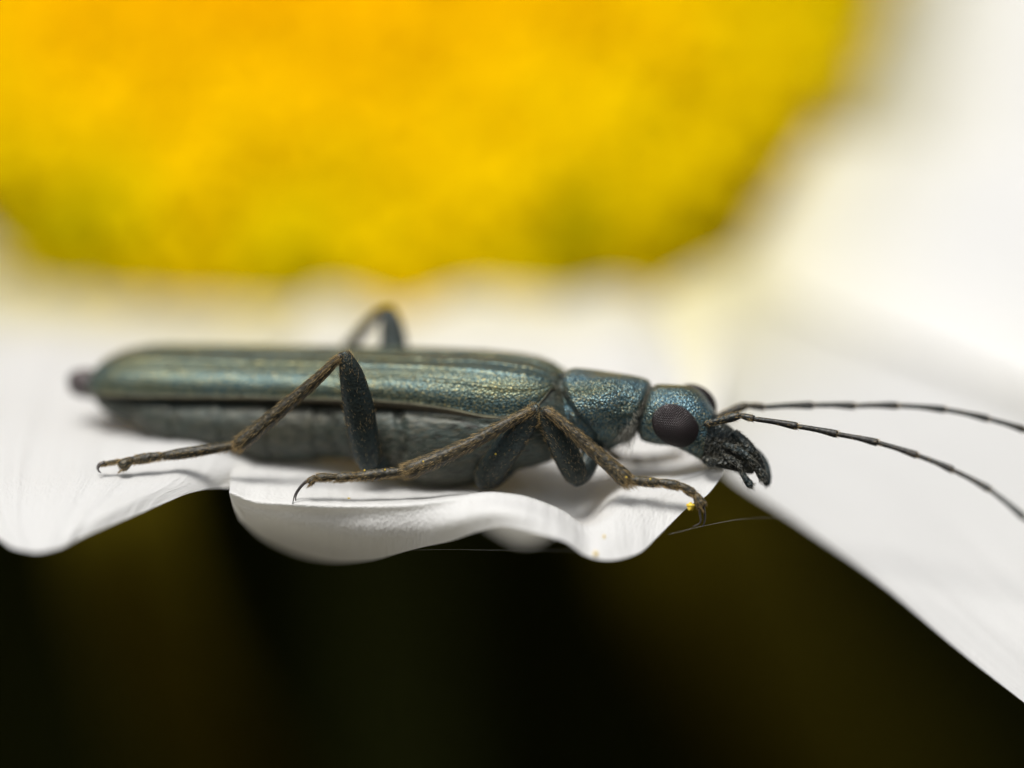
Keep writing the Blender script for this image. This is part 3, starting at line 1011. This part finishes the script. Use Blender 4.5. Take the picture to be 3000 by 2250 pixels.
# --- legs
def leg(coxa, femur, fr, tibia, tr, tarsus, claws, near=True, fflat=0.75):
    """all points (px, py, depth); femur from hip to knee, tibia from knee to ankle"""
    D = lambda L: [W(*p) for p in L]
    mb, hb = MB(), MB()
    mb.tube(D(coxa), np.linspace(.16, .15, len(coxa)), 14, steps=4)
    t = mb.tube(D(femur), fr, 20, flat=fflat, steps=6)
    root = into_beetle(mb.build('leg', M['leg']))
    dens = 1.0 if near else 0.25
    tube_hairs(hb, t, int(520 * dens), 0.06, 0.38, fflat, 0.05, 0.97, rad=0.0018)
    # tibia with lengthwise grooves
    mb = MB()
    t = mb.tube(D(tibia), tr, 18, steps=7, bumps=lambda th_, f: 1 + 0.07 * np.cos(th_ * 6) * min(1, 4 * f))
    o = mb.build('tibia', M['tibia']); o.parent = root
    tube_hairs(hb, t, int(850 * dens), 0.10, 0.22, 1.0, 0.03, 1.0, rad=0.0019)
    # spurs at the end of the tibia
    e = np.asarray(W(*tibia[-1])); d = norm(e - W(*tibia[-2]))
    hairs(hb, [e + rng.normal(0, .03, 3) for _ in range(26)], [d] * 26, [d] * 26, 0.11, 0.2, 0.004)
    # knee joint
    mb = MB()
    k0, k1 = W(*femur[-1]), W(*tibia[0])
    kc = (k0 + k1) / 2 - np.array([0, .045, 0])
    ax = norm(np.asarray(W(*femur[-1])) - W(*femur[-2]))
    mb.tube([kc - np.array([0, .035, 0]), kc - np.array([0, .07, 0]), kc - np.array([0, .078, 0]), kc - np.array([0, .05, 0]), kc + np.array([0, .05, 0])], [.018, .026, .048, .066, .06], 16)
    o = mb.build('knee', M['joint']); o.parent = root
    # tarsus segments
    mb = MB()
    T = D([p[:3] for p in tarsus])
    for i in range(len(T) - 1):
        d = T[i + 1] - T[i]
        r = tarsus[i][3]
        lobed = tarsus[i][4] if len(tarsus[i]) > 4 else 0
        dn = np.array([0, 0, -1.0])
        t = mb.tube([T[i] - d * .03, T[i] + d * .2, T[i] + d * .72 + dn * .01, T[i + 1] + dn * 0.012 * (1 + lobed)],
                    [r * .62, r * .86, r * (1.08 + .2 * lobed), r * (.75 + .2 * lobed)], 12, steps=4)
        tube_hairs(hb, t, int(130 * dens), 0.05, 0.3, rad=0.002)
        # brush of paler hairs beneath
        m_ = int(170 * dens)
        rr = [T[i] + d * random.uniform(.1, 1.05) + dn * r * .75 + np.array([0, rng.normal(0, r * .5), 0]) for _ in range(m_)]
        hairs(hb, rr, [dn] * m_, [norm(d)] * m_, 0.065, 0.5, 0.0026)
    o = mb.build('tarsus', M['tibia']); o.parent = root
    for c in claws:
        mb = MB()
        mb.tube(D(c), np.linspace(.024, .006, len(c)), 8, steps=4)
        o = mb.build('claw', M['claw']); o.parent = root
    o = hb.build('setae', M['hair_gold']); o.parent = root
    tag(o, kind='stuff')
    return root


# hind leg, near side
leg([(1150, 1330, 1.0), (1110, 1365, .75), (1085, 1370, .65)],
    [(1088, 1378, .66), (1078, 1345, .55), (1062, 1260, .38), (1048, 1180, .22), (1030, 1100, .06), (1016, 1055, -.02), (1008, 1030, -.04)],
    [.09, .19, .225, .225, .18, .12, .07],
    [(1003, 1040, -.06), (985, 1056, -.05), (930, 1110, .04), (850, 1178, .16), (770, 1245, .26), (710, 1295, .33), (693, 1312, .35)],
    [.05, .062, .08, .094, .105, .115, .07],
    [(690, 1306, .36, .078), (478, 1334, .30, .072), (388, 1346, .27, .075, 1), (352, 1366, .25, .032), (352, 1349, .25, .03), (300, 1357, .22, .03)],
    [[(306, 1354, .2), (292, 1362, .18), (288, 1376, .17), (296, 1386, .17)], [(306, 1354, .25), (290, 1360, .28), (285, 1372, .29), (290, 1384, .29)]])
# middle leg, near side
leg([(1500, 1350, .95), (1450, 1395, .75), (1425, 1408, .6)],
    [(1412, 1425, .58), (1425, 1400, .50), (1462, 1345, .36), (1500, 1292, .26), (1540, 1240, .16), (1566, 1208, .10), (1578, 1190, .08)],
    [.10, .19, .205, .205, .175, .13, .06],
    [(1568, 1200, .04), (1540, 1212, .02), (1460, 1254, .0), (1370, 1304, -.02), (1280, 1345, -.03), (1210, 1374, -.04), (1183, 1384, -.04)],
    [.05, .066, .085, .10, .115, .125, .08],
    [(1186, 1381, -.04, .078), (1045, 1394, -.05, .066), (982, 1398, -.05, .06), (925, 1396, -.05, .05, 1), (905, 1412, -.06, .035)],
    [[(915, 1400, -.06), (890, 1415, -.08), (866, 1445, -.10), (857, 1476, -.10)], [(912, 1404, -.02), (888, 1420, .0), (868, 1450, .02), (866, 1478, -.02)]])
# front leg, near side
leg([(1745, 1300, .62), (1715, 1370, .50), (1695, 1395, .45)],
    [(1700, 1420, .44), (1690, 1395, .40), (1668, 1350, .30), (1645, 1302, .20), (1620, 1250, .10), (1602, 1218, .03), (1592, 1200, .0)],
    [.08, .17, .195, .195, .165, .12, .06],
    [(1592, 1203, -.06), (1618, 1215, -.08), (1672, 1260, -.11), (1730, 1312, -.13), (1790, 1365, -.15), (1830, 1402, -.16), (1845, 1416, -.16)],
    [.05, .064, .082, .096, .108, .118, .07],
    [(1838, 1406, -.16, .072), (1930, 1412, -.18, .068), (1992, 1421, -.2, .066), (2036, 1446, -.2, .068, 1), (2058, 1482, -.2, .055)],
    [[(2052, 1470, -.2), (2050, 1500, -.2), (2052, 1530, -.2), (2030, 1543, -.2)], [(2056, 1472, -.1), (2064, 1500, -.09), (2064, 1530, -.09), (2056, 1545, -.1)]])
# far side legs
leg([(1130, 1330, 1.8), (1150, 1300, 2.0)],
    [(1150, 1300, 2.0), (1152, 1200, 2.2), (1153, 1080, 2.35), (1152, 1000, 2.45), (1144, 940, 2.5), (1134, 902, 2.55)],
    [.14, .21, .225, .205, .16, .09],
    [(1136, 906, 2.55), (1106, 922, 2.6), (1056, 975, 2.7), (1000, 1045, 2.9), (940, 1120, 3.0)],
    [.055, .07, .085, .09, .10],
    [(940, 1120, 3.0, .075), (860, 1140, 3.1, .066), (800, 1145, 3.15, .06), (760, 1150, 3.2, .055, 1), (730, 1148, 3.2, .035)],
    [[(735, 1146, 3.2), (715, 1150, 3.2), (705, 1160, 3.2)]], near=False)
leg([(1480, 1340, 1.2), (1500, 1330, 1.4)],
    [(1500, 1330, 1.4), (1510, 1280, 1.7), (1515, 1200, 2.0), (1510, 1150, 2.2)], [.14, .19, .18, .07],
    [(1510, 1150, 2.2), (1450, 1170, 2.3), (1380, 1190, 2.45), (1310, 1215, 2.6)], [.055, .075, .09, .1],
    [(1310, 1215, 2.6, .075), (1220, 1225, 2.65, .066), (1160, 1228, 2.7, .06), (1120, 1232, 2.7, .05, 1), (1090, 1230, 2.7, .035)],
    [[(1095, 1228, 2.7), (1075, 1234, 2.7), (1065, 1245, 2.7)]], near=False)
leg([(1740, 1300, .9), (1730, 1320, 1.1)],
    [(1730, 1320, 1.1), (1715, 1290, 1.35), (1700, 1250, 1.6), (1695, 1220, 1.7)], [.12, .17, .16, .06],
    [(1695, 1220, 1.7), (1730, 1262, 1.75), (1780, 1318, 1.78), (1815, 1346, 1.8)], [.05, .07, .08, .085],
    [(1815, 1343, 1.8, .06), (1890, 1343, 1.85, .055), (1935, 1340, 1.85, .05), (1970, 1332, 1.9, .045, 1), (1990, 1326, 1.9, .03)],
    [[(1988, 1326, 1.9), (2005, 1328, 1.9), (2012, 1338, 1.9)]], near=False)


# --- mouthparts
def chain(name, pts, radii, material, hair=120, lift=0.3, length=0.06, steps=4, flat=0.8, label=None):
    mb, hb = MB(), MB()
    t = mb.tube([W(*p) for p in pts], radii, 12, flat=flat, steps=steps)
    o = into_beetle(mb.build(name, material))
    if label: o['label'] = label
    if hair:
        tube_hairs(hb, t, hair, length, lift, flat, rad=0.0028)
        h = hb.build('setae', M['hair_grey']); h.parent = o
        tag(h, kind='stuff')
    return o


chain('palp', [(2112, 1330, .22), (2140, 1345, .12), (2165, 1362, .08), (2178, 1392, .06), (2196, 1418, .06), (2206, 1424, .06)], [.03, .05, .044, .042, .058, .035], M['muzzle'], 160)
chain('palp', [(2120, 1300, .2), (2160, 1318, .10), (2196, 1345, .06), (2220, 1375, .08), (2236, 1398, .1), (2238, 1410, .1)], [.035, .062, .055, .058, .07, .04], M['muzzle'], 220)
chain('palp', [(2190, 1310, .50), (2220, 1330, .52), (2240, 1356, .52), (2248, 1385, .5), (2246, 1412, .48), (2240, 1422, .46)], [.05, .06, .055, .055, .065, .03], M['muzzle'], 90)
chain('mandible', [(2150, 1268, .30), (2186, 1305, .22), (2214, 1342, .24), (2232, 1372, .30), (2238, 1398, .36)], [.07, .092, .085, .06, .025], M['muzzle'], 220, 0.4, 0.07)
chain('labium', [(2056, 1340, .30), (2078, 1352, .22), (2120, 1358, .20), (2160, 1372, .22), (2176, 1384, .24)], [.03, .075, .07, .05, .02], M['muzzle'], 140, 0.5)

# --- hairs of the body, sampled from its surface
hb = MB()
NB = np.cross(np.gradient(R_, axis=0), np.roll(R_, -1, 1) - np.roll(R_, 1, 1))
NB = norm(NB)
NB *= np.sign(((R_ - R_.mean(axis=1, keepdims=True)) * NB).sum(-1, keepdims=True))
cand = [(i, j) for i in range(nrings) for j in range(NR) if NB[i, j, 1] < 0.35 and 1655 < pxs[i] < 2210]
for i, j in random.sample(cand, min(len(cand), 2000)):
    hairs(hb, [R_[i, j]], [NB[i, j]], [norm(np.array([-0.4, 0, -0.9]))], 0.06, 0.45, 0.0022)
cand = [(i, j) for i in range(nrings) for j in range(NR) if NB[i, j, 1] < 0.2 and 420 < pxs[i] < 1640 and R_[i, j, 2] < W(0, 1180)[2]]
for i, j in random.sample(cand, min(len(cand), 2600)):
    hairs(hb, [R_[i, j]], [NB[i, j]], [norm(np.array([-1.0, 0, -0.25]))], 0.09, 0.15, 0.0022)
# tuft at the front hip and fringe of the pronotum
for _ in range(230):
    p = W(1838 + rng.normal(0, 14), 1262 + rng.normal(0, 20), .36 + rng.normal(0, .05))
    hairs(hb, [p], [np.array([0, -1, -.2])], [norm(np.array([-0.35 + rng.normal(0, .3), -0.3, -1.0]))], 0.20, 0.15, 0.0028)
for _ in range(260):
    f = random.random()
    p = W(1902 - 60 * f + rng.normal(0, 4), 1124 + 130 * f + rng.normal(0, 5), axis_y(1890) - .44 + .35 * (1 - f) ** 2)
    hairs(hb, [p], [np.array([0, -1, .1])], [norm(np.array([0.5, -0.3, -0.6]))], 0.08, 0.2, 0.0024)
o = hb.build('setae', M['hair_grey']); o.parent = body
tag(o, kind='stuff')

# scutellum rim between pronotum and wing cases
chain('scutellum', [(1640, 1098, .55), (1646, 1094, .75), (1648, 1090, .95), (1646, 1086, 1.15)], [.02, .03, .032, .02], M['pronotum'], 0)

# ------------------------------------------------------------------ pollen and silk
def pollen(px, py, y, r, label, group=None):
    b = bmesh.new()
    bmesh.ops.create_icosphere(b, subdivisions=3, radius=1.0)
    for v in b.verts:
        k = 1 + 0.22 * math.sin(v.co.x * 5 + px) * math.sin(v.co.y * 4) + 0.16 * math.sin(v.co.z * 6 + py)
        v.co = v.co * k * r
    me = bpy.data.meshes.new('pollen_grain')
    b.to_mesh(me); b.free()
    o = link('pollen_grain', me, M['pollen'])
    o.location = W(px, py, y)
    o.scale = (1, 1, 1.15)
    tag(o, label, 'pollen grain', group)


pollen(2023, 1483, -.2, .052, 'yellow pollen grain caught under the front foot claws')
for (px_, py_, y_, lab) in ((1068, 1378, -.11, 'on the middle foot, halfway along its longest joint'), (1128, 1376, -.11, 'on the middle foot, close to the shin'),
                            (1452, 1330, .14, 'low on the middle thigh'), (1512, 1262, .10, 'high on the middle thigh'),
                            (1240, 1352, -.15, 'on the lower end of the middle shin'), (1835, 1398, -.28, 'at the ankle of the front leg'), (1905, 1404, -.25, 'on top of the front foot')):
    pollen(px_, py_, y_, .011, 'tiny pollen speck ' + lab, 'pollen specks on the legs')
pollen(1022, 1462, .2, .02, 'tiny pollen grain on the petal beside the middle foot')
pollen(1745, 1622, -.98, .03, 'pale pollen grain on the lowest tooth of the petal rim')
pollen(1770, 1572, -.7, .018, 'tiny pollen grain above the lowest tooth of the petal rim')


def silk(pts, label):
    mb = MB()
    mb.tube([W(*p) for p in pts], [.001] * len(pts), 6, steps=10)
    o = mb.build('silk_thread', M['silk'])
    tag(o, label, 'silk thread')


silk([(1960, 1565, -.35), (2065, 1540, -.1), (2180, 1520, .3), (2290, 1517, .8), (2380, 1530, 1.4), (2480, 1560, 1.9)], 'hair-thin silk thread from the front claws to the right petal')
silk([(1130, 1612, .55), (1300, 1610, .0), (1500, 1612, -.3), (1700, 1613, -.95)], 'hair-thin silk thread strung level below the petal rim')
